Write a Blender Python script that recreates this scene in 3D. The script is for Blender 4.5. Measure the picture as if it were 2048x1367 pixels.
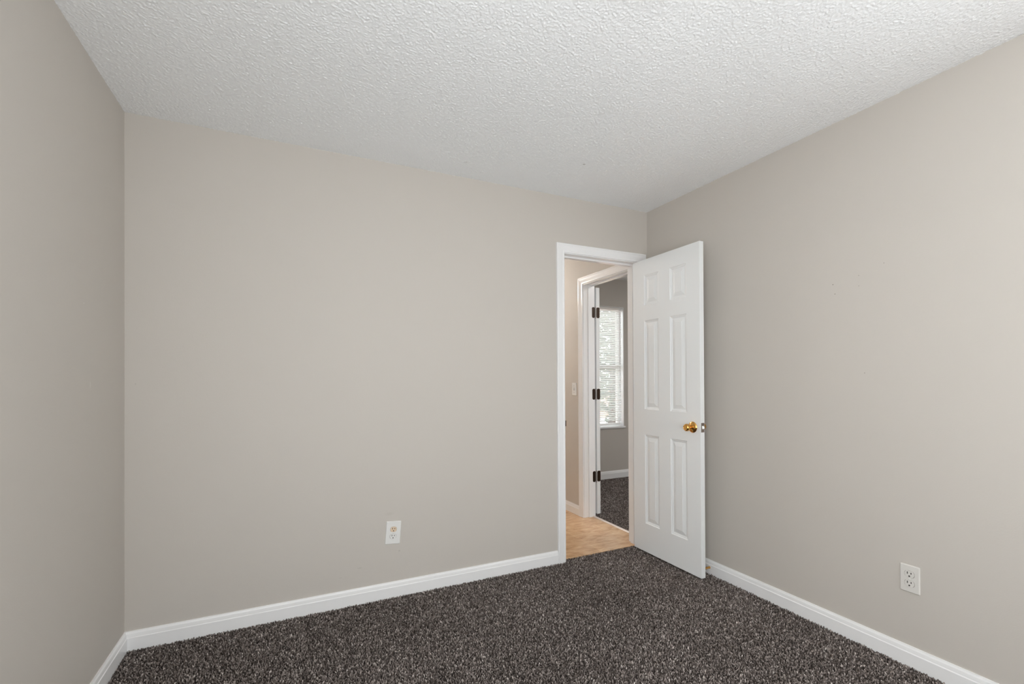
import bpy, math, random
import numpy as np
from mathutils import Vector, Matrix

S = bpy.context.scene
COL = S.collection
for o in list(bpy.data.objects):
    bpy.data.objects.remove(o, do_unlink=True)
random.seed(7)
RNG = np.random.default_rng(11)

# ------------------------------------------------------------------ dimensions (metres)
W, H = 3.054, 2.44            # bedroom width (x 0..W), ceiling height; door wall at y = 0, room at y < 0
YR = -3.75                    # wall behind the camera
T = 0.115                     # wall thickness
DL, DR, DT = 2.341, 2.968, 2.056          # bedroom doorway: jamb faces and head
HX, HL, HY = 3.0, 1.95, 3.3               # hall: right wall face, left wall face, far end
RX = HX + T                               # second room left wall face
RY, RN, RR = 1.955, -1.6, 6.2             # second room: window wall, near wall, right wall
D2A, D2B, D2T = 0.132, 0.750, 2.040       # second doorway (y range on the hall wall, head)
WX0, WX1, WZ0, WZ1 = 3.50, 4.412, 0.625, 2.098   # second room window opening

# ------------------------------------------------------------------ camera
cam = bpy.data.cameras.new('camera')
cam_o = bpy.data.objects.new('camera', cam)
COL.objects.link(cam_o)
cam.sensor_width = 36.0
cam.sensor_fit = 'HORIZONTAL'
cam.lens = 924.2 / 2048 * 36.0
cam.shift_y = 69.25 / 2048
cam.clip_start = 0.02
yaw, pitch, roll = 0.4421, 0.0055, -0.0047
_f = Vector((math.sin(yaw), math.cos(yaw), 0)); _r = Vector((math.cos(yaw), -math.sin(yaw), 0)); _u = Vector((0, 0, 1))
_f2 = _f * math.cos(pitch) + _u * math.sin(pitch); _u2 = _u * math.cos(pitch) - _f * math.sin(pitch)
_r3 = _r * math.cos(roll) + _u2 * math.sin(roll); _u3 = _u2 * math.cos(roll) - _r * math.sin(roll)
_m = Matrix((_r3, _u3, -_f2)).transposed().to_4x4()
_m.translation = Vector((0.6931, -2.6497, 1.2141))
cam_o.matrix_world = _m
S.camera = cam_o

# ------------------------------------------------------------------ world, daylight, fill lamps, exposure
S.view_settings.view_transform = 'Standard'
S.view_settings.look = 'None'
S.view_settings.exposure = 0.0
S.view_settings.gamma = 1.0
S.view_settings.use_curve_mapping = False
S.cycles.max_bounces = 14
S.cycles.diffuse_bounces = 10

world = bpy.data.worlds.new('daylight_sky')
S.world = world
world.use_nodes = True
wn = world.node_tree.nodes
wn['Background'].inputs['Color'].default_value = (0.90, 0.95, 1.0, 1)
wn['Background'].inputs['Strength'].default_value = 11.0


def area(name, loc, rot, sx, sy, power, color=(1, 1, 1), portal=False):
    l = bpy.data.lights.new(name, 'AREA')
    l.shape = 'RECTANGLE'; l.size = sx; l.size_y = sy; l.energy = power; l.color = color
    if portal:
        l.cycles.is_portal = True
    o = bpy.data.objects.new(name, l)
    o.location = loc; o.rotation_euler = rot
    COL.objects.link(o)
    return o


# fill lamps added out of view, a portal at the far window
P_REAR, P_CEIL_FILL, P_LEFT, P_RIGHT, P_LAMP, P_HALL, P_FAR = 16, 41, 31, 21, 2.0, 86.0, 16
area('rear_fill_light', (1.20, YR - 0.005, 1.36), (math.radians(90), 0, 0), 1.75, 1.5, P_REAR, (0.96, 0.985, 1.0))  # added lamp before the blocked rear opening, stands in for assumed window light
area('ceiling_fill_light', (1.20, YR + 0.03, 0.80), (math.radians(145), 0, 0), 1.75, 0.7, P_CEIL_FILL, (0.96, 0.985, 1.0))  # upward fill added just inside the room to brighten the ceiling
area('left_fill_light', (-0.005, -2.85, 1.36), (math.radians(90), 0, math.radians(-90)), 1.2, 1.5, P_LEFT, (0.96, 0.985, 1.0))  # left lamp added at a closed-off opening, lifts right wall and door
area('right_fill_light', (W - 0.005, -3.0, 1.36), (math.radians(90), 0, math.radians(90)), 0.9, 1.5, P_RIGHT, (0.96, 0.985, 1.0))  # added fill from an invented window, lifts the left wall
area('far_side_fill_light', (RR + 0.005, -0.4, 1.36), (math.radians(90), 0, math.radians(90)), 1.6, 1.5, P_FAR, (0.97, 0.985, 1.0))  # added fill for the far room, no such window known
area('far_window_portal', ((WX0 + WX1) / 2, RY + T + 0.05, (WZ0 + WZ1) / 2), (math.radians(-90), 0, 0), WX1 - WX0, WZ1 - WZ0, 1, portal=True)
sun = bpy.data.lights.new('sun', 'SUN'); sun.energy = 6.0; sun.angle = 0.01; sun.color = (1, 0.95, 0.87)
sun_o = bpy.data.objects.new('sun', sun); COL.objects.link(sun_o)
sun_o.rotation_euler = Vector((-0.75, 0.06, -1.0)).to_track_quat('-Z', 'Y').to_euler()


# ------------------------------------------------------------------ materials
def new_mat(name, color, rough=0.5, metal=0.0, spec=0.5, bump=None, coat=0.0):
    """bump = (noise scale, strength, distance)"""
    m = bpy.data.materials.new(name)
    m.use_nodes = True
    nt = m.node_tree
    b = nt.nodes['Principled BSDF']
    b.inputs['Base Color'].default_value = (*color, 1)
    b.inputs['Roughness'].default_value = rough
    b.inputs['Metallic'].default_value = metal
    b.inputs['Specular IOR Level'].default_value = spec
    b.inputs['Coat Weight'].default_value = coat
    if bump:
        tc = nt.nodes.new('ShaderNodeTexCoord')
        nz = nt.nodes.new('ShaderNodeTexNoise')
        nz.inputs['Scale'].default_value = bump[0]
        nz.inputs['Detail'].default_value = 3
        bp = nt.nodes.new('ShaderNodeBump')
        bp.inputs['Strength'].default_value = bump[1]
        bp.inputs['Distance'].default_value = bump[2]
        nt.links.new(tc.outputs['Object'], nz.inputs['Vector'])
        nt.links.new(nz.outputs['Fac'], bp.inputs['Height'])
        nt.links.new(bp.outputs['Normal'], b.inputs['Normal'])
    return m


def add_spots(m, spots, dark):
    """small dents and specks with a shape of their own: (x, y, z, rx, ry, rz, amount) in object space"""
    nt = m.node_tree
    b = nt.nodes['Principled BSDF']
    tc = nt.nodes.new('ShaderNodeTexCoord')
    base = nt.nodes.new('ShaderNodeRGB')
    base.outputs[0].default_value = b.inputs['Base Color'].default_value[:]
    prev = base.outputs[0]
    for (x, y, z, rx, ry, rz, amt) in spots:
        mp = nt.nodes.new('ShaderNodeVectorMath'); mp.operation = 'SUBTRACT'
        mp.inputs[1].default_value = (x, y, z)
        nt.links.new(tc.outputs['Object'], mp.inputs[0])
        dv = nt.nodes.new('ShaderNodeVectorMath'); dv.operation = 'DIVIDE'
        dv.inputs[1].default_value = (rx, ry, rz)
        nt.links.new(mp.outputs[0], dv.inputs[0])
        ln = nt.nodes.new('ShaderNodeVectorMath'); ln.operation = 'LENGTH'
        nt.links.new(dv.outputs[0], ln.inputs[0])
        mr = nt.nodes.new('ShaderNodeMapRange')
        mr.inputs['From Min'].default_value = 1.0; mr.inputs['From Max'].default_value = 0.4
        mr.inputs['To Min'].default_value = 0.0; mr.inputs['To Max'].default_value = amt
        nt.links.new(ln.outputs['Value'], mr.inputs['Value'])
        mx = nt.nodes.new('ShaderNodeMixRGB')
        mx.inputs['Color2'].default_value = (*dark, 1)
        nt.links.new(mr.outputs['Result'], mx.inputs['Fac'])
        nt.links.new(prev, mx.inputs['Color1'])
        prev = mx.outputs[0]
    nt.links.new(prev, b.inputs['Base Color'])


GREIGE = (0.565, 0.530, 0.488)
M_wall = new_mat('greige_wall_paint', GREIGE, 0.62, spec=0.3, bump=(190, 0.12, 0.002))
M_wall_b = new_mat('greige_wall_paint_door_wall', GREIGE, 0.62, spec=0.3, bump=(190, 0.12, 0.002))
add_spots(M_wall_b, [(1.18, 0, 0.46, 0.03, 0.01, 0.012, 0.10), (1.235, 0, 0.245, 0.008, 0.01, 0.006, 0.25),
                     (1.02, 0, 0.185, 0.016, 0.01, 0.004, 0.22), (0.92, 0, 0.15, 0.012, 0.01, 0.004, 0.12),
                     (0.04, 0, 1.2, 0.003, 0.01, 0.006, 0.3)], (0.27, 0.24, 0.21))
M_wall_r = new_mat('greige_wall_paint_right', GREIGE, 0.62, spec=0.3, bump=(190, 0.12, 0.002))
add_spots(M_wall_r, [(W, -1.296, 1.664, .01, .0035, .0035, 0.8), (W, -1.305, 1.617, .01, .003, .003, 0.9),
                     (W, -1.409, 1.685, .01, .003, .003, 0.5), (W, -1.409, 1.637, .01, .003, .003, 0.45),
                     (W, -1.43, 1.235, .01, .003, .003, 0.6), (W, -1.51, 1.72, .01, .003, .004, 0.4)],
          (0.16, 0.13, 0.11))
M_wall_l = new_mat('greige_wall_paint_left', GREIGE, 0.62, spec=0.3, bump=(190, 0.12, 0.002))
add_spots(M_wall_l, [(0, -0.39, 1.20, .01, .003, .020, 0.45), (0, -0.45, 1.50, .01, .004, .004, 0.4)], (0.80, 0.78, 0.75))
M_ceil = new_mat('popcorn_ceiling', (0.885, 0.895, 0.905), 0.9, spec=0.15, bump=(330, 0.45, 0.003))
add_spots(M_ceil, [(2.197, -0.448, H, .012, .008, .02, 0.6), (1.577, -0.189, H, .008, .007, .02, 0.4),
                   (1.70, -0.10, H, .004, .004, .02, 0.4), (0.32, -0.28, H, .006, .005, .02, 0.25)], (0.22, 0.20, 0.18))
M_plain_ceil = new_mat('plain_white_ceiling', (0.80, 0.79, 0.77), 0.9, spec=0.2)
M_trim = new_mat('white_semi_gloss_trim', (0.86, 0.86, 0.865), 0.24, spec=0.5)
M_door = new_mat('white_door_paint', (0.82, 0.835, 0.84), 0.42, spec=0.45, bump=(140, 0.05, 0.001))
M_plate = new_mat('white_plastic', (0.78, 0.775, 0.76), 0.32)
M_painted = new_mat('aged_white_plastic', (0.70, 0.68, 0.645), 0.4)
M_ivory = new_mat('ivory_plastic', (0.78, 0.62, 0.46), 0.35)
M_slot = new_mat('dark_slot', (0.012, 0.010, 0.009), 0.6)
M_brass = new_mat('polished_brass', (0.74, 0.41, 0.12), 0.12, metal=1.0, bump=(40, 0.10, 0.002))
M_steel = new_mat('worn_latch_metal', (0.33, 0.28, 0.25), 0.42, metal=1.0, bump=(300, 0.3, 0.001))
M_bolt = new_mat('bright_latch_bolt', (0.55, 0.55, 0.54), 0.38, metal=1.0)
M_bronze = new_mat('dark_bronze_hinge', (0.045, 0.026, 0.016), 0.38, metal=0.6, bump=(200, 0.2, 0.001))
M_rubber = new_mat('white_rubber', (0.72, 0.70, 0.66), 0.7)
M_blind = new_mat('white_vinyl_blind', (0.88, 0.875, 0.86), 0.45)
M_blocker = new_mat('white_blocker_panel', (0.85, 0.85, 0.84), 0.8)  # for the opaque panels that keep sky light out
M_strip = new_mat('pale_threshold_metal', (0.80, 0.72, 0.66), 0.35, metal=0.3)
M_backing = new_mat('carpet_backing', (0.030, 0.026, 0.024), 1.0, spec=0.0)
M_lampglass = new_mat('opal_lamp_glass', (0.9, 0.88, 0.84), 0.3)


def translucent(m, fac):
    nt = m.node_tree
    b = nt.nodes['Principled BSDF']; out = nt.nodes['Material Output']
    tl = nt.nodes.new('ShaderNodeBsdfTranslucent'); tl.inputs['Color'].default_value = b.inputs['Base Color'].default_value[:]
    mx = nt.nodes.new('ShaderNodeMixShader'); mx.inputs[0].default_value = fac
    nt.links.new(b.outputs[0], mx.inputs[1]); nt.links.new(tl.outputs[0], mx.inputs[2]); nt.links.new(mx.outputs[0], out.inputs['Surface'])


translucent(M_blind, 0.31)


def emit_mat(m, color, strength):
    b = m.node_tree.nodes['Principled BSDF']
    b.inputs['Emission Color'].default_value = (*color, 1)
    b.inputs['Emission Strength'].default_value = strength


def glass_mat():
    m = bpy.data.materials.new('window_glass')
    m.use_nodes = True
    nt = m.node_tree
    nt.nodes.clear()
    out = nt.nodes.new('ShaderNodeOutputMaterial')
    mix = nt.nodes.new('ShaderNodeMixShader')
    tr = nt.nodes.new('ShaderNodeBsdfTransparent'); tr.inputs[0].default_value = (0.96, 0.98, 0.97, 1)
    gl = nt.nodes.new('ShaderNodeBsdfGlossy'); gl.inputs['Roughness'].default_value = 0.02
    fr = nt.nodes.new('ShaderNodeFresnel'); fr.inputs['IOR'].default_value = 1.45
    nt.links.new(fr.outputs[0], mix.inputs[0]); nt.links.new(tr.outputs[0], mix.inputs[1])
    nt.links.new(gl.outputs[0], mix.inputs[2]); nt.links.new(mix.outputs[0], out.inputs[0])
    return m


M_glass = glass_mat()


def carpet_mat():
    m = new_mat('heathered_carpet_yarn', (0.1, 0.09, 0.08), 0.95, spec=0.1)
    nt = m.node_tree
    b = nt.nodes['Principled BSDF']
    at = nt.nodes.new('ShaderNodeAttribute'); at.attribute_name = 'tone'
    cr = nt.nodes.new('ShaderNodeValToRGB')
    e = cr.color_ramp.elements
    e[0].position = 0.0; e[0].color = (0.052, 0.042, 0.037, 1)
    e[1].position = 1.0; e[1].color = (0.85, 0.77, 0.73, 1)
    k = e.new(0.45); k.color = (0.225, 0.190, 0.175, 1)
    k = e.new(0.8); k.color = (0.43, 0.375, 0.350, 1)
    nt.links.new(at.outputs['Fac'], cr.inputs[0])
    nt.links.new(cr.outputs[0], b.inputs['Base Color'])
    return m


M_carpet = carpet_mat()


def tile_mat():
    m = new_mat('tan_floor_tile', (0.5, 0.3, 0.15), 0.22, spec=0.5)
    nt = m.node_tree
    b = nt.nodes['Principled BSDF']
    tc = nt.nodes.new('ShaderNodeTexCoord')
    n1 = nt.nodes.new('ShaderNodeTexNoise')
    n1.inputs['Scale'].default_value = 11.0; n1.inputs['Detail'].default_value = 6; n1.inputs['Roughness'].default_value = 0.62
    n1.inputs['Distortion'].default_value = 0.8
    mp = nt.nodes.new('ShaderNodeMapping'); mp.inputs['Scale'].default_value = (0.8, 2.0, 1)
    cr = nt.nodes.new('ShaderNodeValToRGB')
    e = cr.color_ramp.elements
    e[0].position = 0.30; e[0].color = (0.42, 0.235, 0.115, 1)
    e[1].position = 0.72; e[1].color = (0.72, 0.50, 0.31, 1)
    k = e.new(0.5); k.color = (0.60, 0.385, 0.215, 1)
    br = nt.nodes.new('ShaderNodeTexBrick')
    br.offset = 0.0
    br.inputs['Color1'].default_value = (1, 1, 1, 1); br.inputs['Color2'].default_value = (0.93, 0.93, 0.93, 1)
    br.inputs['Mortar'].default_value = (1.18, 1.18, 1.2, 1)
    br.inputs['Scale'].default_value = 1.0
    br.inputs['Mortar Size'].default_value = 0.0028
    br.inputs['Mortar Smooth'].default_value = 0.3
    br.inputs['Brick Width'].default_value = 0.305; br.inputs['Row Height'].default_value = 0.305
    of = nt.nodes.new('ShaderNodeMapping'); of.inputs['Location'].default_value = (-2.66, -0.172, 0)
    mx = nt.nodes.new('ShaderNodeMixRGB'); mx.blend_type = 'MULTIPLY'; mx.inputs['Fac'].default_value = 1
    bp = nt.nodes.new('ShaderNodeBump'); bp.inputs['Strength'].default_value = 0.35; bp.inputs['Distance'].default_value = 0.002
    bp.invert = True
    L = nt.links.new
    L(tc.outputs['Object'], mp.inputs['Vector']); L(mp.outputs[0], n1.inputs['Vector']); L(n1.outputs['Fac'], cr.inputs[0])
    L(tc.outputs['Object'], of.inputs['Vector']); L(of.outputs[0], br.inputs['Vector'])
    L(cr.outputs[0], mx.inputs['Color1']); L(br.outputs['Color'], mx.inputs['Color2'])
    L(mx.outputs[0], b.inputs['Base Color'])
    L(br.outputs['Fac'], bp.inputs['Height']); L(bp.outputs[0], b.inputs['Normal'])
    return m


M_tile = tile_mat()


# ------------------------------------------------------------------ mesh helpers
class MB:
    def __init__(s):
        s.v = []; s.f = []

    def box(s, x0, x1, y0, y1, z0, z1):
        b = len(s.v)
        s.v += [(x0, y0, z0), (x1, y0, z0), (x1, y1, z0), (x0, y1, z0), (x0, y0, z1), (x1, y0, z1), (x1, y1, z1), (x0, y1, z1)]
        s.f += [tuple(b + i for i in q) for q in ((0, 3, 2, 1), (4, 5, 6, 7), (0, 1, 5, 4), (1, 2, 6, 5), (2, 3, 7, 6), (3, 0, 4, 7))]

    def strips(s, rings, close_ring=True, caps=True):
        """rings: equal-length vertex lists; skinned together"""
        b = len(s.v); n = len(rings[0])
        for r in rings:
            s.v += [tuple(q) for q in r]
        m = n if close_ring else n - 1
        for i in range(len(rings) - 1):
            for j in range(m):
                k = (j + 1) % n
                s.f.append((b + i * n + j, b + i * n + k, b + (i + 1) * n + k, b + (i + 1) * n + j))
        if caps:
            s.f.append(tuple(b + j for j in reversed(range(n))))
            s.f.append(tuple(b + (len(rings) - 1) * n + j for j in range(n)))

    def lathe(s, prof, origin, axis, seg=32, caps=True):
        """prof: (radius, distance along axis)"""
        ax = Vector(axis).normalized()
        t = Vector((0, 0, 1)) if abs(ax.z) < 0.9 else Vector((1, 0, 0))
        e1 = ax.cross(t).normalized(); e2 = ax.cross(e1)
        o = Vector(origin)
        rings = []
        for r, d in prof:
            rings.append([o + ax * d + (e1 * math.cos(2 * math.pi * i / seg) + e2 * math.sin(2 * math.pi * i / seg)) * max(r, 1e-5) for i in range(seg)])
        s.strips(rings, caps=caps)

    def rounded_plate(s, c, eu, ev, w, h, t, r, seg=5, chamfer=0.0):
        """rounded rectangle plate: centre of back face c, axes eu, ev; grows along eu x ev"""
        c, eu, ev = Vector(c), Vector(eu), Vector(ev)
        n = eu.cross(ev)

        def loop(inset):
            pts = []
            rr = max(r - inset, 1e-4)
            for (sx, sy, a0) in ((1, 1, 0), (-1, 1, 90), (-1, -1, 180), (1, -1, 270)):
                for i in range(seg + 1):
                    a = math.radians(a0 + 90 * i / seg)
                    pts.append(eu * (sx * (w / 2 - inset - rr) + rr * math.cos(a)) + ev * (sy * (h / 2 - inset - rr) + rr * math.sin(a)))
            return pts
        rings = [[c + q for q in loop(0)]]
        if chamfer > 0:
            rings.append([c + q + n * (t - chamfer) for q in loop(0)])
            rings.append([c + q + n * t for q in loop(chamfer)])
        else:
            rings.append([c + q + n * t for q in loop(0)])
        s.strips(rings)

    def build(s, name, mat, parent=None, smooth=False, loc=(0, 0, 0)):
        me = bpy.data.meshes.new(name)
        me.from_pydata([tuple(Vector(q) - Vector(loc)) for q in s.v], [], s.f)
        me.validate()
        import bmesh
        bm = bmesh.new(); bm.from_mesh(me)
        bmesh.ops.recalc_face_normals(bm, faces=bm.faces)
        bm.to_mesh(me); bm.free()
        me.materials.append(mat)
        if smooth:
            for p in me.polygons:
                p.use_smooth = True
            me.set_sharp_from_angle(angle=math.radians(38))
        o = bpy.data.objects.new(name, me)
        COL.objects.link(o)
        o.location = loc
        if parent:
            o.parent = parent
            o.matrix_parent_inverse = Matrix.Identity(4)
        return o


def empty(name, loc, rotz=0.0):
    o = bpy.data.objects.new(name, None)
    o.empty_display_size = 0.05
    o.location = loc; o.rotation_euler = (0, 0, rotz)
    COL.objects.link(o)
    return o


def tag(o, label=None, cat=None, group=None, kind=None):
    if label: o['label'] = label
    if cat: o['category'] = cat
    if group: o['group'] = group
    if kind: o['kind'] = kind
    return o


def struct(o, label, cat):
    return tag(o, label, cat, kind='structure')


def np_mesh(name, verts, quads, mat, tris=None):
    me = bpy.data.meshes.new(name)
    nv = len(verts); nq = len(quads); nt_ = 0 if tris is None else len(tris)
    me.vertices.add(nv)
    me.vertices.foreach_set('co', np.ascontiguousarray(verts, dtype=np.float32).ravel())
    loops = quads.ravel() if nt_ == 0 else np.concatenate([quads.ravel(), tris.ravel()])
    me.loops.add(len(loops))
    me.loops.foreach_set('vertex_index', loops.astype(np.int32))
    me.polygons.add(nq + nt_)
    starts = np.concatenate([np.arange(nq) * 4, nq * 4 + np.arange(nt_) * 3]).astype(np.int32)
    me.polygons.foreach_set('loop_start', starts)
    me.update(calc_edges=True)
    me.materials.append(mat)
    return me


# ------------------------------------------------------------------ room shell
def walls():
    ly0, ly1, z0, z1 = -3.45, -2.25, 0.6, 2.12
    m = MB(); m.box(-T, 0, YR - T, ly0, -0.05, H + 0.1); m.box(-T, 0, ly1, T, -0.05, H + 0.1)
    m.box(-T, 0, ly0, ly1, -0.05, z0); m.box(-T, 0, ly0, ly1, z1, H + 0.1)
    struct(m.build('wall_left', M_wall_l), 'greige bedroom wall at the left edge, blank', 'wall')
    m = MB()
    m.box(0, DL - 0.02, 0, T, -0.05, H + 0.1)
    m.box(DR + 0.02, W + T, 0, T, -0.05, H + 0.1)
    m.box(DL - 0.02, DR + 0.02, 0, T, DT + 0.02, H + 0.1)
    struct(m.build('wall_back', M_wall_b), 'greige bedroom wall with the open doorway and one outlet', 'wall')
    ry0, ry1 = -3.45, -2.55
    m = MB(); m.box(W, W + T, YR - T, ry0, -0.05, H + 0.1); m.box(W, W + T, ry1, 0, -0.05, H + 0.1)
    m.box(W, W + T, ry0, ry1, -0.05, z0); m.box(W, W + T, ry0, ry1, z1, H + 0.1)
    struct(m.build('wall_right', M_wall_r), 'greige bedroom wall behind the open white door', 'wall')
    # behind the camera, with an assumed window opening
    a0, a1, z0, z1 = 0.30, 2.10, 0.6, 2.12
    m = MB()
    m.box(0, a0, YR - T, YR, -0.05, H + 0.1); m.box(a1, W, YR - T, YR, -0.05, H + 0.1)
    m.box(a0, a1, YR - T, YR, -0.05, z0); m.box(a0, a1, YR - T, YR, z1, H + 0.1)
    struct(m.build('wall_front', M_wall), 'greige bedroom wall with an assumed window, behind the viewer', 'wall')
    f = MB()
    for (x0, x1, zz0, zz1) in ((a0, a1, z0, z0 + .04), (a0, a1, z1 - .04, z1), (a0, a0 + .04, z0 + .04, z1 - .04), (a1 - .04, a1, z0 + .04, z1 - .04)):
        f.box(x0, x1, YR - .09, YR - .03, zz0, zz1)
    f.box(a0 + .04, a1 - .04, YR - .085, YR - .045, 1.34, 1.38)
    w2 = struct(f.build('assumed_window_rear', M_trim), 'white sash window assumed behind the viewer', 'window')  # unseen window, assumed from how the back wall is lit
    g = MB(); g.box(a0 + .04, a1 - .04, YR - .063, YR - .059, z0 + .04, z1 - .04)
    g.build('pane', M_glass, w2)
    g = MB(); g.box(a0 + .002, a1 - .002, YR - .112, YR - .108, z0, z1)
    g.build('sky_blocker', M_blocker, w2)  # opaque panel added to stop sky light entering here
    def side_window(name, label, xa, xb, y0, y1, xs):
        f = MB()
        f.box(xa, xb, y0, y1, z0, z0 + .04); f.box(xa, xb, y0, y1, z1 - .04, z1)
        f.box(xa, xb, y0, y0 + .04, z0 + .04, z1 - .04); f.box(xa, xb, y1 - .04, y1, z0 + .04, z1 - .04)
        f.box(xa, xb, y0 + .04, y1 - .04, 1.34, 1.38)
        w = struct(f.build(name, M_trim), label, 'window')
        g = MB(); xm = (xa + xb) / 2
        g.box(xm - .002, xm + .002, y0 + .04, y1 - .04, z0 + .04, 1.34); g.build('pane', M_glass, w)
        g = MB(); g.box(xm - .002, xm + .002, y0 + .04, y1 - .04, 1.38, z1 - .04); g.build('pane', M_glass, w)
        g = MB(); g.box(xs - .002, xs + .002, y0 + .002, y1 - .002, z0, z1); g.build('sky_blocker', M_blocker, w)  # added panel, blocks outdoor light at the opening
    side_window('assumed_window_left', 'white sash window assumed in the left wall, out of the frame', -0.09, -0.03, ly0, ly1, -0.11)  # assumed opening, never in view, goes with the left fill lamp
    side_window('added_window_right', 'white sash window added unseen in the right wall as a fill source', W + 0.03, W + 0.09, ry0, ry1, W + 0.111)  # invented opening, put in to go with the right fill lamp
    side_window('added_window_far', 'white sash window added unseen in the far room as a fill source', RR + 0.03, RR + 0.09, -1.2, 0.4, RR + 0.11)  # invented opening, put in to go with the far side fill lamp
    # hall
    m = MB()
    m.box(HX, RX, D2B + 0.02, HY, -0.05, H + 0.1)
    m.box(HX, RX, T, D2A - 0.02, -0.05, H + 0.1)
    m.box(HX, RX, D2A - 0.02, D2B + 0.02, D2T + 0.02, H + 0.1)
    struct(m.build('wall_hall', M_wall), 'hall wall with the second doorway and a light switch', 'wall')
    m = MB()
    m.box(HL - T, HL, T, HY, -0.05, H + 0.1); m.box(HL - T, RX, HY, HY + T, -0.05, H + 0.1)
    struct(m.build('wall_hall_end', M_wall), 'hall walls out of sight left of the doorway', 'wall')
    # second room
    m = MB()
    m.box(RX, WX0, RY, RY + T, -0.05, H + 0.1); m.box(WX1, RR, RY, RY + T, -0.05, H + 0.1)
    m.box(WX0, WX1, RY, RY + T, -0.05, WZ0); m.box(WX0, WX1, RY, RY + T, WZ1, H + 0.1)
    struct(m.build('wall_far', M_wall), 'shaded greige wall around the far window with blinds', 'wall')
    m = MB()
    m.box(RR, RR + T, RN - T, -1.2, -0.05, H + 0.1); m.box(RR, RR + T, 0.4, RY + T, -0.05, H + 0.1)
    m.box(RR, RR + T, -1.2, 0.4, -0.05, z0); m.box(RR, RR + T, -1.2, 0.4, z1, H + 0.1)
    struct(m.build('wall_far_side', M_wall), 'far room wall out of sight right of the window', 'wall')
    m = MB(); m.box(W + T, RR, RN - T, RN, -0.05, H + 0.1)
    struct(m.build('wall_far_near', M_wall), 'far room wall out of sight opposite the window', 'wall')
    m = MB()
    m.box(HL - T, RX, T, HY + T, H, H + 0.1)
    struct(m.build('ceiling_hall', M_plain_ceil), 'white hall ceiling above the tan tile', 'ceiling')
    m = MB()
    m.box(RX, RR + T, RN - T, RY + T, H, H + 0.1)
    struct(m.build('ceiling_far', M_plain_ceil), 'white ceiling of the far carpeted room', 'ceiling')


walls()


def smooth_noise(nx, ny, cell, rng):
    """bilinear-cubic value noise on an nx x ny grid with the given cell size in samples"""
    gx, gy = int(nx / cell) + 3, int(ny / cell) + 3
    g = rng.random((gx, gy))
    xs = np.arange(nx) / cell; ys = np.arange(ny) / cell
    xi = xs.astype(int); yi = ys.astype(int)
    fx = xs - xi; fy = ys - yi
    fx = fx * fx * (3 - 2 * fx); fy = fy * fy * (3 - 2 * fy)
    a = g[np.ix_(xi, yi)]; b = g[np.ix_(xi + 1, yi)]; c = g[np.ix_(xi, yi + 1)]; d = g[np.ix_(xi + 1, yi + 1)]
    fx = fx[:, None]; fy = fy[None, :]
    return (a * (1 - fx) + b * fx) * (1 - fy) + (c * (1 - fx) + d * fx) * fy


def granules(xs, ys, cell):
    """height field of scattered rounded crumbs, one per cell at a random spot and size"""
    X = xs[:, None] / cell; Y = (ys[None, :] - ys[0]) / cell
    ci = np.floor(X).astype(int); cj = np.floor(Y).astype(int)
    gx, gy = ci.max() + 3, cj.max() + 3
    ox, oy = RNG.random((gx, gy)), RNG.random((gx, gy))
    hh = RNG.random((gx, gy)) ** 1.5; rr = 0.40 + 0.38 * RNG.random((gx, gy))
    out = np.zeros((len(xs), len(ys)))
    for di in (-1, 0, 1):
        for dj in (-1, 0, 1):
            a, b = ci + di, cj + dj
            ia, jb = (a + 1), (b + 1)
            px = a + ox[ia, jb]; py = b + oy[ia, jb]
            d2 = ((X - px) ** 2 + (Y - py) ** 2) / rr[ia, jb] ** 2
            out = np.maximum(out, hh[ia, jb] * np.sqrt(np.clip(1 - d2, 0, 1)))
    return out


def popcorn_ceiling():
    st = 0.0027
    y0 = -2.08
    nx, ny = int(W / st) + 1, int(-y0 / st) + 1
    xs = np.linspace(0, W, nx); ys = np.linspace(y0, 0, ny)
    n = granules(xs, ys, 0.0070) + 0.7 * granules(xs, ys, 0.0054) + 0.12 * smooth_noise(nx, ny, 9, RNG)
    Z = H - n * CEIL_AMP
    V = np.empty((nx, ny, 3)); V[..., 0] = xs[:, None]; V[..., 1] = ys[None, :]; V[..., 2] = Z
    idx = np.arange(nx * ny).reshape(nx, ny)
    q = np.stack([idx[:-1, :-1], idx[:-1, 1:], idx[1:, 1:], idx[1:, :-1]], -1).reshape(-1, 4)
    b = nx * ny
    extra = np.array([(0, YR, H), (W, YR, H), (W, y0, H), (0, y0, H),
                      (-T, YR - T, H + .012), (W + T, YR - T, H + .012), (W + T, T, H + .012), (-T, T, H + .012),
                      (-T, YR - T, H + .12), (W + T, YR - T, H + .12), (W + T, T, H + .12), (-T, T, H + .12)])
    eq = np.array([(0, 3, 2, 1), (4, 7, 6, 5), (8, 9, 10, 11)]) + b
    me = np_mesh('ceiling', np.concatenate([V.reshape(-1, 3), extra]), np.concatenate([q, eq]), M_ceil)
    me.polygons.foreach_set('use_smooth', np.ones(len(me.polygons), dtype=bool))
    o = bpy.data.objects.new('ceiling', me); COL.objects.link(o)
    struct(o, 'white popcorn-textured bedroom ceiling', 'ceiling')


CEIL_AMP = 0.0022
popcorn_ceiling()


def floors():
    m = MB(); m.box(-T, W + T, YR - T, 0.03, -0.06, -0.012)
    struct(m.build('floor', M_backing), 'bedroom floor under the dark grey carpet', 'floor')
    m = MB(); m.box(HL, RX - 0.012, 0.03, HY, -0.06, -0.004)
    m.v = [(x, y, z) for x, y, z in m.v]
    struct(m.build('floor_hall', M_tile), 'tan marbled tile floor of the hall', 'floor')
    m = MB(); m.box(RX - 0.012, RR, RN, RY, -0.06, -0.012)
    struct(m.build('floor_far', M_backing), 'far room floor under its grey carpet', 'floor')


floors()


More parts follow.
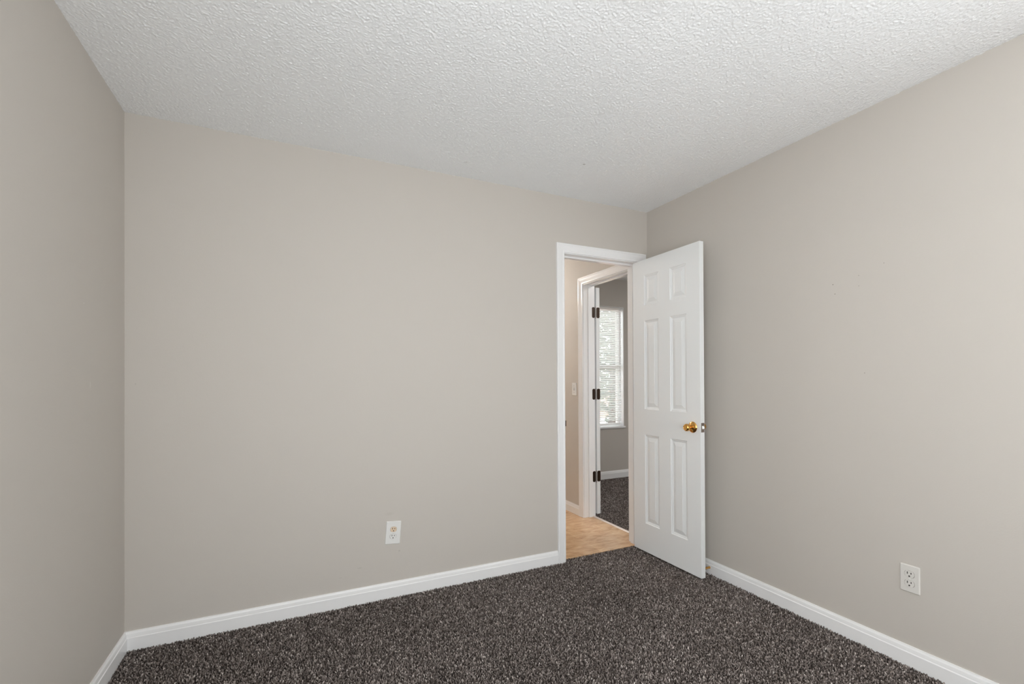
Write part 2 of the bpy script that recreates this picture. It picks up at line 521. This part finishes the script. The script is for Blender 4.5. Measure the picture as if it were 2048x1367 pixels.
# ------------------------------------------------------------------ carpet pile
def carpet(name, rects, label):
    """rects: (x0, x1, y0, y1, spacing, scale)"""
    VV, QQ, TT, tone = [], [], [], []
    base = 0
    for (x0, x1, y0, y1, sp, sc) in rects:
        nx = max(1, int((x1 - x0) / sp)); ny = max(1, int((y1 - y0) / sp))
        gx, gy = np.meshgrid((np.arange(nx) + .5) / nx * (x1 - x0) + x0, (np.arange(ny) + .5) / ny * (y1 - y0) + y0, indexing='ij')
        N = nx * ny
        px = gx.ravel() + RNG.uniform(-.5, .5, N) * sp; py = gy.ravel() + RNG.uniform(-.5, .5, N) * sp
        px = np.clip(px, x0, x1); py = np.clip(py, y0, y1)
        a = RNG.uniform(0, 2 * np.pi, N); lean = RNG.uniform(0.1, 0.75, N)
        h = RNG.uniform(.0062, .0140, N)
        # low-frequency tracks where the pile lies over
        lf = 0.5 + 0.5 * np.sin(px * 5.1 + 1.3 * np.sin(py * 3.3)) * np.sin(py * 4.2 + px * 1.7)
        h *= 0.92 + 0.16 * lf
        dx, dy = np.cos(a) * np.sin(lean), np.sin(a) * np.sin(lean); dz = np.cos(lean)
        r0 = RNG.uniform(.0019, .0027, N) * sc
        rot = RNG.uniform(0, 2 * np.pi, N)
        rings = []
        for k, (t, rr) in enumerate(((0, 1.0), (.62, 1.15))):
            for j in range(3):
                an = rot + j * 2.0944 + k * 0.7
                rings.append(np.stack([px + dx * h * t * (0.6 + .4 * t) + np.cos(an) * r0 * rr, py + dy * h * t * (0.6 + .4 * t) + np.sin(an) * r0 * rr,
                                       -0.0125 + dz * h * t], -1))
        rings.append(np.stack([px + dx * h, py + dy * h, -0.0125 + dz * h], -1))
        V = np.stack(rings, 1)                  # N,7,3
        VV.append(V.reshape(-1, 3))
        off = base + np.arange(N)[:, None] * 7
        QQ.append(np.concatenate([off + np.array([[0, 1, 4, 3]]), off + np.array([[1, 2, 5, 4]]), off + np.array([[2, 0, 3, 5]])]))
        TT.append(np.concatenate([off + np.array([[3, 4, 6]]), off + np.array([[4, 5, 6]]), off + np.array([[5, 3, 6]])]))
        tn = np.clip(RNG.beta(1.15, 1.75, N) + (lf - .5) * .06, 0, 1)
        tone.append(np.repeat(tn, 7))
        base += N * 7
    me = np_mesh(name, np.concatenate(VV), np.concatenate(QQ), M_carpet, np.concatenate(TT))
    at = me.attributes.new('tone', 'FLOAT', 'POINT')
    at.data.foreach_set('value', np.concatenate(tone).astype(np.float32))
    o = bpy.data.objects.new(name, me); COL.objects.link(o)
    tag(o, label, 'carpet', kind='stuff')


carpet('carpet_pile', [(0.013, W - 0.013, -2.05, -0.008, 0.0062, 1.15), (DL + 0.002, DR - 0.002, -0.008, 0.034, 0.0062, 1.15),
                       (0.013, W - 0.013, YR + .013, -2.05, 0.011, 1.9)],
       'dark grey-brown speckled carpet covering the bedroom floor')
carpet('carpet_pile', [(RX - 0.010, 4.9, D2A + .002, D2B - .002, 0.0066, 1.15), (RX + 0.013, 5.2, D2B - .006, RY - .013, 0.0066, 1.15),
                       (RX + 0.06, 5.2, RN, D2A, 0.011, 1.9), (5.2, RR, RN, RY - .013, 0.011, 1.9), (4.9, 5.2, D2A, D2B, 0.011, 1.9)],
       'grey carpet of the far room beyond the second doorway')


# ------------------------------------------------------------------ baseboards
BB = [(0.0, -0.014), (0.013, -0.014), (0.013, 0.050), (0.0105, 0.0535), (0.0100, 0.058), (0.0085, 0.068), (0.0055, 0.0745), (0.0045, 0.0785), (0.0, 0.0785)]


def baseboard(name, label, p0, p1, n, m0=0, m1=0, zoff=0.0):
    """p0 -> p1 along the wall, n = outward normal; m0/m1 = mitre shift per unit depth at each end"""
    p0, p1, n = Vector((*p0, 0)), Vector((*p1, 0)), Vector((*n, 0))
    d = (p1 - p0).normalized()
    rings = []
    for p, mm in ((p0, m0), (p1, -m1)):
        rings.append([p + n * a + d * (a * mm) + Vector((0, 0, z + zoff)) for a, z in BB])
    b = MB(); b.strips(rings)
    return struct(b.build(name, M_trim), label, 'baseboard')


CAS_W = 0.061
baseboard('baseboard_left', 'white baseboard along the left bedroom wall', (0, YR), (0, 0), (1, 0), 0, 1)
baseboard('baseboard_back', 'white baseboard left of the bedroom doorway', (0, 0), (DL - 0.005 - CAS_W, 0), (0, -1), 1, 0)
baseboard('baseboard_right', 'white baseboard along the right bedroom wall behind the door', (W, YR), (W, 0), (-1, 0), 0, 0)
baseboard('baseboard_hall', 'white baseboard on the hall wall left of the second doorway', (HX, D2B + 0.005 + CAS_W), (HX, HY), (-1, 0), 0, 0, 0.004)
baseboard('baseboard_far', 'white baseboard below the far window', (RX, RY), (RR, RY), (0, -1), 0, 0, 0.008)

# ------------------------------------------------------------------ door frames
CAS = [(0.0, 0.0), (0.0, 0.0085), (0.0025, 0.0105), (0.0105, 0.0105), (0.0135, 0.0085), (0.017, 0.0090), (0.0345, 0.0130), (0.047, 0.0150),
       (0.0500, 0.0170), (0.0575, 0.0170), (0.061, 0.0140), (0.061, 0.0)]


def casing(mb, to3, a0, a1, top, zb=-0.012):
    """to3(u, depth, z) -> xyz"""
    rings = [[], [], [], []]
    for a, b in CAS:
        rings[0].append(to3(a0 - a, b, zb)); rings[1].append(to3(a0 - a, b, top + a))
        rings[2].append(to3(a1 + a, b, top + a)); rings[3].append(to3(a1 + a, b, zb))
    mb.strips(rings)


def doorway_one():
    c = MB()
    casing(c, lambda u, d, z: (u, -d, z), DL - 0.005, DR + 0.005, DT + 0.005)
    casing(c, lambda u, d, z: (min(u, HX - 0.0005), T + d, z), DL - 0.005, DR + 0.005, DT + 0.005)
    tr = struct(c.build('trim_1', M_trim), 'white casing around the bedroom doorway', 'door frame')
    j = MB()
    j.box(DL - 0.02, DL, 0, T, -0.012, DT); j.box(DR, DR + 0.02, 0, T, -0.012, DT); j.box(DL - 0.02, DR + 0.02, 0, T, DT, DT + 0.02)
    j.build('jamb', M_trim, tr)
    s = MB()
    s.box(DL, DL + 0.011, 0.049, 0.084, -0.010, DT); s.box(DR - 0.011, DR, 0.049, 0.084, -0.010, DT)
    s.box(DL + 0.011, DR - 0.011, 0.049, 0.084, DT - 0.011, DT)
    s.build('stop_moulding', M_trim, tr)
    k = MB()
    k.rounded_plate((DL, 0.018, 0.916), (0, 1, 0), (0, 0, 1), 0.030, 0.057, 0.0012, 0.003)
    k.box(DL - 0.004, DL + 0.003, -0.007, 0.004, 0.898, 0.936)
    sp = k.build('strike_plate', M_bronze, tr)
    sp['label'] = 'dark metal strike plate'


doorway_one()


def doorway_two():
    c = MB()
    casing(c, lambda u, d, z: (HX - d, u, z), D2A - 0.005 + 0.06 - 0.055, D2B + 0.005, D2T + 0.005, -0.004)
    casing(c, lambda u, d, z: (RX + d * 0.8, u, z), D2A - 0.005, D2B + 0.005, D2T + 0.005, -0.012)
    tr = struct(c.build('trim_2', M_trim), 'white casing around the second doorway on the hall wall', 'door frame')
    j = MB()
    j.box(HX, RX, D2B, D2B + 0.02, -0.004, D2T); j.box(HX, RX, D2A - 0.02, D2A, -0.004, D2T); j.box(HX, RX, D2A - 0.02, D2B + 0.02, D2T, D2T + 0.02)
    j.build('jamb', M_trim, tr)
    s = MB()
    s.box(HX + 0.045, HX + 0.079, D2B - 0.011, D2B, -0.003, D2T); s.box(HX + 0.045, HX + 0.079, D2A, D2A + 0.011, -0.003, D2T)
    s.box(HX + 0.045, HX + 0.079, D2A + 0.011, D2B - 0.011, D2T - 0.011, D2T)
    s.build('stop_moulding', M_trim, tr)
    t = MB()
    t.strips([[(RX - 0.016 + x, y, z) for x, z in ((-0.014, -0.004), (-0.010, 0.001), (0.0, 0.0035), (0.006, 0.002), (0.008, -0.004))] for y in (D2A, D2B)])
    struct(t.build('trim_3', M_strip, smooth=True), 'thin pale strip between hall tile and far carpet', 'threshold')


doorway_two()


# ------------------------------------------------------------------ six panel doors
def leaf_mesh(width, z0, z1, th):
    """leaf in local space: hinge edge at x = 0, runs to x = width; y from 0 (room face) to th"""
    m = MB()
    s = (z1 - z0) / 2.037
    xs = [0, 0.118, 0.257, 0.362, 0.502, width]
    k = width / 0.609
    xs = [x * k for x in xs[:-1]] + [width]
    zs = [z0] + [z0 + (z - 0.008) * s for z in (0.207, 0.824, 1.001, 1.618, 1.724, 1.934)] + [z1]
    for face in (0, 1):
        yb = 0 if face == 0 else th
        dr = 1 if face == 0 else -1       # into the leaf
        for i in range(5):
            for j in range(7):
                a0, a1, b0, b1 = xs[i], xs[i + 1], zs[j], zs[j + 1]
                if i in (1, 3) and j in (1, 3, 5):
                    prev = None
                    for ins, dep in ((0, 0), (0.003, 0.0035), (0.010, 0.0055), (0.014, 0.0085), (0.020, 0.0085), (0.024, 0.0070), (0.041, 0.0025), (0.0425, 0.0012)):
                        ring = [(a0 + ins, yb + dr * dep, b0 + ins), (a1 - ins, yb + dr * dep, b0 + ins), (a1 - ins, yb + dr * dep, b1 - ins), (a0 + ins, yb + dr * dep, b1 - ins)]
                        b = len(m.v); m.v += ring
                        if prev is not None:
                            for q in range(4):
                                m.f.append((prev + q, prev + (q + 1) % 4, b + (q + 1) % 4, b + q))
                        prev = b
                    m.f.append((prev, prev + 1, prev + 2, prev + 3))
                else:
                    b = len(m.v)
                    m.v += [(a0, yb, b0), (a1, yb, b0), (a1, yb, b1), (a0, yb, b1)]
                    m.f.append((b, b + 1, b + 2, b + 3))
    # the four edges, cut where the faces are cut
    for j in range(7):
        for x in (0, width):
            b = len(m.v); m.v += [(x, 0, zs[j]), (x, th, zs[j]), (x, th, zs[j + 1]), (x, 0, zs[j + 1])]; m.f.append((b, b + 1, b + 2, b + 3))
    for i in range(5):
        for z in (z0, z1):
            b = len(m.v); m.v += [(xs[i], 0, z), (xs[i + 1], 0, z), (xs[i + 1], th, z), (xs[i], th, z)]; m.f.append((b, b + 1, b + 2, b + 3))
    return m


def build_leaf(m, name, mat):
    import bmesh
    me = bpy.data.meshes.new(name)
    me.from_pydata(m.v, [], m.f)
    bm = bmesh.new(); bm.from_mesh(me)
    bmesh.ops.remove_doubles(bm, verts=bm.verts, dist=1e-5)
    bmesh.ops.recalc_face_normals(bm, faces=bm.faces)
    w = max(v.co.x for v in bm.verts)
    zmin = min(v.co.z for v in bm.verts); zmax = max(v.co.z for v in bm.verts)
    ys = max(v.co.y for v in bm.verts)
    # ease the outer arrises

    def outer(e):
        c = (e.verts[0].co + e.verts[1].co) / 2
        n = sum(((c.x < 1e-4) or (c.x > w - 1e-4), (c.z < zmin + 1e-4) or (c.z > zmax - 1e-4), (c.y < 1e-4) or (c.y > ys - 1e-4)))
        return n >= 2
    bmesh.ops.bevel(bm, geom=[e for e in bm.edges if outer(e)], offset=0.0018, segments=2, affect='EDGES', profile=0.5)
    bm.to_mesh(me); bm.free()
    me.materials.append(mat)
    o = bpy.data.objects.new(name, me); COL.objects.link(o)
    return o


def hinge(parent, z, with_jamb, xo=0.0, yo=0.0):
    """butt hinge at a leaf's hinge edge, local leaf space; pin on the room side"""
    h = MB()
    h.rounded_plate((0.0, 0.0145 + yo, z), (0, 0, 1), (0, 1, 0), 0.089, 0.030, 0.0022, 0.007)
    return h


def door_one():
    th = 0.033
    d = build_leaf(leaf_mesh(0.607, 0.006, 2.046, th), 'door_1', M_door)
    struct(d, 'white six-panel bedroom door standing open with brass knob', 'door')
    # local x runs into the room (-Y), local y towards -X
    d.matrix_world = Matrix(((0, -1, 0, 2.947), (-1, 0, 0, -0.0075), (0, 0, 1, 0), (0, 0, 0, 1)))
    # ---- knob on the hall side (local +y) and its twin on the room side
    kx, kz = 0.546, 0.914
    for sgn, y0 in ((1, th), (-1, 0.0)):
        k = MB()
        prof = [(0.0345, 0.0), (0.0345, 0.002), (0.0325, 0.0045), (0.029, 0.0075), (0.0225, 0.0105), (0.0165, 0.0125), (0.0145, 0.014)]
        k.lathe(prof, (kx, y0, kz), (0, sgn, 0), 40)
        ro = k.build('rosette', M_brass, d, smooth=True)
        k = MB()
        prof = [(0.0118, 0.012), (0.0105, 0.020), (0.0105, 0.026), (0.0135, 0.031), (0.0185, 0.036), (0.0220, 0.0425), (0.0232, 0.049), (0.0222, 0.0555),
                (0.0195, 0.060), (0.0165, 0.0625), (0.0150, 0.0622), (0.0140, 0.0605), (0.0070, 0.0600), (0.0065, 0.0612), (0.0, 0.0614)]
        k.lathe(prof, (kx, y0, kz), (0, sgn, 0), 40)
        k.build('door_knob', M_brass, d, smooth=True)
    p = MB()
    p.rounded_plate((0.6068, th / 2, 0.9155), (0, 1, 0), (0, 0, 1), 0.0245, 0.057, 0.0012, 0.0022)
    lp = p.build('latch_plate', M_steel, d)
    lp['label'] = 'worn metal latch plate on the door edge'
    p = MB()
    rings = []
    for z in (0.9055, 0.9105, 0.9205, 0.9255):
        e = 0.7 if z in (0.9055, 0.9255) else 1.0
        rings.append([(0.6075, th / 2 - 0.0065, z), (0.6075, th / 2 + 0.0065, z), (0.6075 + 0.003 * e, th / 2 + 0.0065, z),
                      (0.6075 + 0.0115 * e, th / 2 - 0.001, z), (0.6075 + 0.0115 * e, th / 2 - 0.0065, z)])
    p.strips(rings)
    b = p.build('latch_bolt', M_bolt, lp)
    b['label'] = 'bright latch bolt'
    b.parent = lp
    for z in (0.26, 1.05, 1.82):
        h = MB()
        h.lathe([(0.0045, -0.046), (0.0055, -0.0445), (0.0055, 0.0445), (0.0045, 0.046)], (-0.001, -0.0062, z), (0, 0, 1), 16)
        h.box(-0.0016, -0.0002, -0.004, 0.027, z - 0.0445, z + 0.0445)
        hg = h.build('hinge', M_bronze, d)
        hg['label'] = 'dark bronze butt hinge'


door_one()


def door_two():
    th = 0.035
    d = build_leaf(leaf_mesh(0.607, 0.012, 2.028, th), 'door_2', M_door)
    struct(d, 'white door of the far room folded back, only its hinged edge showing', 'door')
    # hinge pin on the room side of the jamb; the leaf is swung back along the far room's left wall (+Y)
    a = math.radians(86.5)
    px, py = 3.128, D2B - 0.002
    # local x -> along (cos a, sin a); local y (away from room face) -> to the right (+X)
    ex = Vector((math.cos(a), math.sin(a), 0)); ey = Vector((math.sin(a), -math.cos(a), 0))
    o = Vector((px, py, 0)) + ey * 0.010 + ex * 0.006
    d.matrix_world = Matrix(((ex.x, ey.x, 0, o.x), (ex.y, ey.y, 0, o.y), (0, 0, 1, 0), (0, 0, 0, 1)))
    inv = d.matrix_world.inverted()
    for z in (1.803, 1.077, 0.347):
        h = MB()
        # leaf let into the door edge
        h.rounded_plate((0.0, 0.0185, z), (0, 0, 1), (0, 1, 0), 0.096, 0.033, 0.0016, 0.0125)
        hg = h.build('hinge', M_bronze, d)
        hg['label'] = 'dark bronze butt hinge'
        # leaf on the jamb (parented to the hinge, drawn in leaf space)
        j = MB()
        eu, ev = inv.to_3x3() @ Vector((1, 0, 0)), inv.to_3x3() @ Vector((0, 0, 1))
        c = inv @ Vector((3.106, D2B - 0.0001, z))
        j.rounded_plate(c, eu, ev, 0.032, 0.096, 0.0016, 0.0125)
        j.build('jamb_leaf', M_bronze, hg)
        k = MB()
        c = inv @ Vector((px, py - 0.001, z))
        k.lathe([(0.0022, -0.053), (0.0036, -0.0515), (0.0036, -0.0475), (0.0028, -0.047), (0.0028, 0.047), (0.0036, 0.0475), (0.0036, 0.0515), (0.0022, 0.053)], c, (0, 0, 1), 14)
        k.build('pin', M_steel, hg, smooth=True)
        # screws
        s = MB()
        for dz in (-0.028, 0.0, 0.028):
            s.lathe([(0.0036, 0.0), (0.0030, 0.0009)], inv @ Vector((3.106 + 0.004 * (1 if dz == 0 else -1), D2B - 0.0018, z + dz)), inv.to_3x3() @ Vector((0, -1, 0)), 10)
        s.build('screw', M_bronze, hg)


door_two()


# ------------------------------------------------------------------ outlets, switch, door stop
def frame_on(name, loc, normal):
    """Empty whose local +Z is up, local -Y is the wall normal"""
    o = empty(name, loc)
    o.rotation_euler = (0, 0, math.atan2(normal[1], normal[0]) + math.pi / 2)
    return o


def outlet(loc, normal, label, tint_top, plate, pw=0.070, ph=0.1145, twist=0.0):
    o = frame_on('electrical_outlet', loc, normal)
    o.rotation_euler.y = twist
    tag(o, label, 'outlet', 'duplex outlets low on the bedroom walls')
    p = MB(); p.rounded_plate((0, 0, 0), (1, 0, 0), (0, 0, 1), pw, ph, 0.0058, 0.0035, chamfer=0.0030)
    p.build('cover_plate', plate, o)
    for k, zc in enumerate((0.0195, -0.0195)):
        r = MB()
        # round face with flattened top and bottom
        seg = 40
        rings = []
        for d, sc in ((0.0055, 1.0), (0.0074, 1.0), (0.0080, 0.965)):
            pts = []
            for i in range(seg):
                a = 2 * math.pi * i / seg
                x, z = 0.0172 * math.cos(a), 0.0172 * math.sin(a)
                z = max(-0.0142, min(0.0142, z))
                pts.append((x * sc, -d, zc + z * sc))
            rings.append(pts)
        r.strips(rings)
        rc = r.build('receptacle', M_ivory if (k == 0 and tint_top) else plate, o)
        if k == 0 and tint_top:
            rc['label'] = 'ivory upper receptacle'
        g = MB()
        g.rounded_plate((0, -0.0057, zc), (1, 0, 0), (0, 0, 1), 0.0362, 0.0300, 0.0004, 0.0130)
        g.build('shadow_gap', M_steel, o)
        s = MB()
        s.box(-0.0080, -0.0050, -0.0083, -0.0079, zc + 0.0002, zc + 0.0098)
        s.box(0.0050, 0.0080, -0.0083, -0.0079, zc + 0.0012, zc + 0.0086)
        s.rounded_plate((0, -0.0079, zc - 0.0078), (1, 0, 0), (0, 0, 1), 0.0058, 0.0060, 0.0004, 0.0026)
        s.build('slots', M_slot, rc)
    c = MB(); c.lathe([(0.0034, 0.0), (0.0030, 0.0010)], (0, -0.0058, 0), (0, -1, 0), 16)
    c.build('screw', M_plate, o)
    return o


outlet((1.2005, 0, 0.3530), (0, -1), 'white duplex outlet tilted slightly on the door wall, with an ivory upper socket', True, M_plate, 0.083, 0.127, math.radians(4.5))
outlet((W, -1.596, 0.3620), (-1, 0), 'white duplex outlet on the right wall, with both sockets white', False, M_painted)


def light_switch():
    o = frame_on('light_switch', (HX, 0.899, 1.1215), (-1, 0))
    tag(o, 'white light switch on the hall wall left of the second doorway', 'light switch')
    p = MB(); p.rounded_plate((0, 0, 0), (1, 0, 0), (0, 0, 1), 0.070, 0.1145, 0.0055, 0.0035, chamfer=0.0028)
    p.build('cover_plate', M_plate, o)
    p = MB(); p.box(-0.0052, 0.0052, -0.0060, -0.0054, -0.0120, 0.0120)
    p.build('toggle_slot', M_steel, o)
    t = MB(); t.strips([[(-0.0045, -0.0055, -0.006), (0.0045, -0.0055, -0.006), (0.0045, -0.0055, 0.005), (-0.0045, -0.0055, 0.005)],
                        [(-0.0035, -0.0145, 0.003), (0.0035, -0.0145, 0.003), (0.0035, -0.0140, 0.009), (-0.0035, -0.0140, 0.009)]])
    t.build('toggle', M_plate, o)
    for z in (0.030, -0.030):
        s = MB(); s.lathe([(0.0034, 0.0), (0.0030, 0.0010)], (0, -0.0055, z), (0, -1, 0), 14)
        s.build('screw', M_steel, o)


light_switch()


def door_stop():
    o = empty('door_stop', (W - 0.013, -0.560, 0.0335))
    tag(o, 'small brass door stop on the right baseboard behind the open door', 'door stop')
    b = MB(); b.lathe([(0.0078, 0.0), (0.0078, 0.002), (0.0070, 0.004), (0.0060, 0.006), (0.0058, 0.072), (0.0075, 0.073)], (0, 0, 0), (-1, 0, 0), 24)
    b.build('rod', M_brass, o, smooth=True)
    t = MB(); t.lathe([(0.0085, 0.073), (0.0090, 0.076), (0.0085, 0.088), (0.006, 0.0905)], (0, 0, 0), (-1, 0, 0), 20)
    r = t.build('rubber_tip', M_rubber, o, smooth=True)
    r['label'] = 'white rubber tip'


door_stop()


# ------------------------------------------------------------------ far window and its blind
def far_window():
    yb = RY + T
    f = MB()
    fr = 0.035
    y0, y1 = yb - 0.035, yb
    f.box(WX0, WX1, y0, y1, WZ0, WZ0 + fr); f.box(WX0, WX1, y0, y1, WZ1 - fr, WZ1)
    f.box(WX0, WX0 + fr, y0, y1, WZ0 + fr, WZ1 - fr); f.box(WX1 - fr, WX1, y0, y1, WZ0 + fr, WZ1 - fr)
    w = struct(f.build('window_1', M_trim), 'white window in the far room behind a blind', 'window')
    # lining of the opening and the stool
    l = MB()
    l.box(WX1 - 0.006, WX1 + 0.0005, RY - 0.001, y0, WZ0, WZ1); l.box(WX0 - 0.0005, WX0 + 0.006, RY - 0.001, y0, WZ0, WZ1)
    l.box(WX0 + 0.006, WX1 - 0.006, RY - 0.001, y0, WZ1 - 0.006, WZ1 + 0.0005)
    l.build('lining', M_trim, w)
    s = MB()
    s.strips([[(WX0 - 0.012, y, z) for y, z in ((y0, 0.603), (RY - 0.012, 0.603), (RY - 0.018, 0.610), (RY - 0.018, 0.622), (RY - 0.013, 0.628), (y0, 0.628))],
              [(WX1 + 0.012, y, z) for y, z in ((y0, 0.603), (RY - 0.012, 0.603), (RY - 0.018, 0.610), (RY - 0.018, 0.622), (RY - 0.013, 0.628), (y0, 0.628))]])
    s.build('sill', M_trim, w)
    m = MB()
    zm = (WZ0 + WZ1) / 2
    m.box(WX0 + fr, WX1 - fr, y0 + .004, y0 + .028, zm - .02, zm + .02)
    m.build('meeting_rail', M_trim, w)
    g = MB(); g.box(WX0 + fr, WX1 - fr, yb - 0.016, yb - 0.012, WZ0 + fr, zm - .02)
    g.build('pane', M_glass, w)
    g = MB(); g.box(WX0 + fr, WX1 - fr, yb - 0.016, yb - 0.012, zm + .02, WZ1 - fr)
    g.build('pane', M_glass, w)


far_window()


def far_blind():
    x0, x1 = WX0 + 0.012, WX1 - 0.020
    yc = RY + 0.030
    o = empty('mini_blind', ((x0 + x1) / 2, yc, WZ0))
    tag(o, 'white mini blind with half-open slats in the far window', 'blind')
    L = o.location
    h = MB(); h.box(x0, x1, yc - 0.013, yc + 0.013, WZ1 - 0.034, WZ1 - 0.008)
    def put(mb, name, mat, smooth=False):
        mb.v = [tuple(Vector(q) - L) for q in mb.v]
        return mb.build(name, mat, o, smooth)
    put(h, 'headrail', M_blind)
    s = MB()
    pitch_ = 0.0222
    z = WZ1 - 0.048
    i = 0
    tilt = math.radians(BLIND_TILT)
    zend = 0.682
    while z > zend:
        ring0, ring1 = [], []
        t_ = tilt + math.radians(random.uniform(-2, 2))
        dz = random.uniform(-.0008, .0008)
        for side in (1, -1):
            for k in range(5):
                u = (k / 4 - .5) * side
                yy = u * 0.0254; c = (0.25 - u * u) * 0.0055 + side * 0.0003
                y = yc + yy * math.cos(t_) - c * math.sin(t_)
                zz = z + yy * math.sin(t_) + c * math.cos(t_) + dz
                ring0.append((x0 + .002, y, zz)); ring1.append((x1 - .002, y, zz))
        s.strips([ring0, ring1])
        z -= pitch_
    put(s, 'slats', M_blind)
    b = MB(); b.box(x0, x1, yc - 0.012, yc + 0.012, 0.650, 0.668)
    put(b, 'bottom_rail', M_blind)
    for x in (x1 - 0.075, (x0 + x1) / 2, x0 + 0.12):
        c = MB()
        for dy in (-0.0135, 0.0135):
            c.box(x - .0012, x + .0012, yc + dy - .0008, yc + dy + .0008, 0.66, WZ1 - 0.03)
        put(c, 'ladder_cord', M_blind)
    w = MB(); w.lathe([(0.0035, 0), (0.0035, 0.62), (0.0045, 0.625), (0.0045, 0.66), (0.003, 0.665)], (x1 - 0.035, yc - 0.019, WZ1 - 0.03), (0, 0, -1), 10)
    put(w, 'tilt_wand', M_blind)


BLIND_TILT = -36
far_blind()


# ------------------------------------------------------------------ assumed ceiling lamps, and one added fill light in the far room
def assumed_ceiling_lamp(loc, label, power, color, radius, drop):
    o = empty('assumed_ceiling_lamp', loc)
    tag(o, label, 'ceiling lamp')
    b = MB(); b.lathe([(0.065, 0.0), (0.065, 0.010), (0.055, 0.018), (0.012, 0.024), (0.010, drop), (0.04, drop + 0.004), (0.045, drop + 0.016)], (0, 0, 0), (0, 0, -1), 32)
    b.build('base', M_brass, o, smooth=True)
    g = MB()
    n = 14
    g.lathe([(radius * math.sin(math.radians(20 + 160 * i / n)), drop + 0.012 + radius * 0.62 * (math.cos(math.radians(20)) - math.cos(math.radians(20 + 160 * i / n)))) for i in range(n + 1)], (0, 0, 0), (0, 0, -1), 40)
    m = M_lampglass.copy(); emit_mat(m, color, power)
    g.build('glass_shade', m, o, smooth=True)


assumed_ceiling_lamp((1.55, -1.95, H - 0.001), 'assumed round semi-flush lamp at the middle of the bedroom ceiling', P_LAMP, (1, 0.98, 0.95), 0.13, 0.16)  # unseen fixture, assumed from the brighter ceiling
assumed_ceiling_lamp((2.25, 2.0, H - 0.001), 'assumed round semi-flush lamp on the hall ceiling', P_HALL, (1, 0.965, 0.92), 0.13, 0.10)  # unseen fixture, assumed from the bright hall wall


def far_fill_light(loc, power):  # unseen fixture added to brighten the far carpet
    o = empty('added_fill_light', loc)
    tag(o, 'flat round fill light added unseen on the far room ceiling', 'ceiling lamp')
    r = MB(); r.lathe([(0.152, 0.0), (0.172, 0.0), (0.172, 0.014), (0.164, 0.022), (0.152, 0.014), (0.152, 0.0)], (0, 0, 0), (0, 0, -1), 40, caps=False)
    r.build('ring', M_trim, o, smooth=True)
    l = MB(); l.lathe([(0.152, 0.006), (0.150, 0.012)], (0, 0, 0), (0, 0, -1), 40)
    m = M_lampglass.copy(); emit_mat(m, (1, 0.98, 0.95), power)
    l.build('lens', m, o)


far_fill_light((3.95, -0.45, H - 0.0005), 75)


# ------------------------------------------------------------------ outdoors, seen between the slats
def outdoors():
    M_ground = new_mat('pine_straw', (0.30, 0.15, 0.095), 0.95, bump=(30, 0.6, 0.03))
    M_drive = new_mat('pale_concrete', (0.62, 0.60, 0.57), 0.9, bump=(40, 0.3, 0.01))
    M_bark = new_mat('bark', (0.06, 0.045, 0.035), 0.9, bump=(25, 0.8, 0.02))
    M_leaf = new_mat('dark_green_leaves', (0.030, 0.045, 0.024), 0.6)
    m = MB(); m.box(-40, 60, -40, 60, -0.5, -0.35)
    struct(m.build('ground', M_ground), 'reddish ground outside the far window', 'ground')
    m = MB(); m.box(4.5, 40, 9.5, 12.2, -0.349, -0.33)
    struct(m.build('driveway', M_drive), 'pale strip of paving outside the far window', 'paving')

    def tree(x, y, h, r, label, seed):
        rg = random.Random(seed)
        o = empty('tree', (x, y, -0.35))
        tag(o, label, 'tree', 'trees outside the far window')
        t = MB(); t.lathe([(.20, 0), (.15, .4), (.12, h * .5), (.07, h * .8), (.02, h)], (0, 0, 0), (0.03, 0.02, 1), 12)
        for k in range(9):
            a = rg.uniform(0, 6.28); z = h * rg.uniform(.25, .8)
            t.lathe([(.05, 0), (.03, r * .5), (.01, r * .95)], (0, 0, z), (math.cos(a), math.sin(a), rg.uniform(.2, .6)), 6)
        t.build('trunk', M_bark, o)
        l = MB()
        for k in range(6500):
            while True:
                p = Vector((rg.uniform(-1, 1), rg.uniform(-1, 1), rg.uniform(-1, 1)))
                if 0.2 < p.length < 1: break
            c = Vector((p.x * r, p.y * r, h * .52 + p.z * h * .5))
            u = Vector((rg.uniform(-1, 1), rg.uniform(-1, 1), rg.uniform(-.6, .6))).normalized(); v = u.orthogonal().normalized()
            sz = rg.uniform(.05, .11)
            b = len(l.v)
            l.v += [tuple(c + u * sz), tuple(c + v * sz * .5 + u * .02), tuple(c - u * sz), tuple(c - v * sz * .5)]
            l.f.append((b, b + 1, b + 2, b + 3))
        l.build('foliage', M_leaf, o)
    tree(10.0, 9.4, 5.4, 1.6, 'dark leafy tree outside, behind the middle of the far blind', 3)
    tree(12.9, 14.4, 6.6, 2.3, 'taller dark tree outside, standing farther off beyond the far blind', 5)


outdoors()
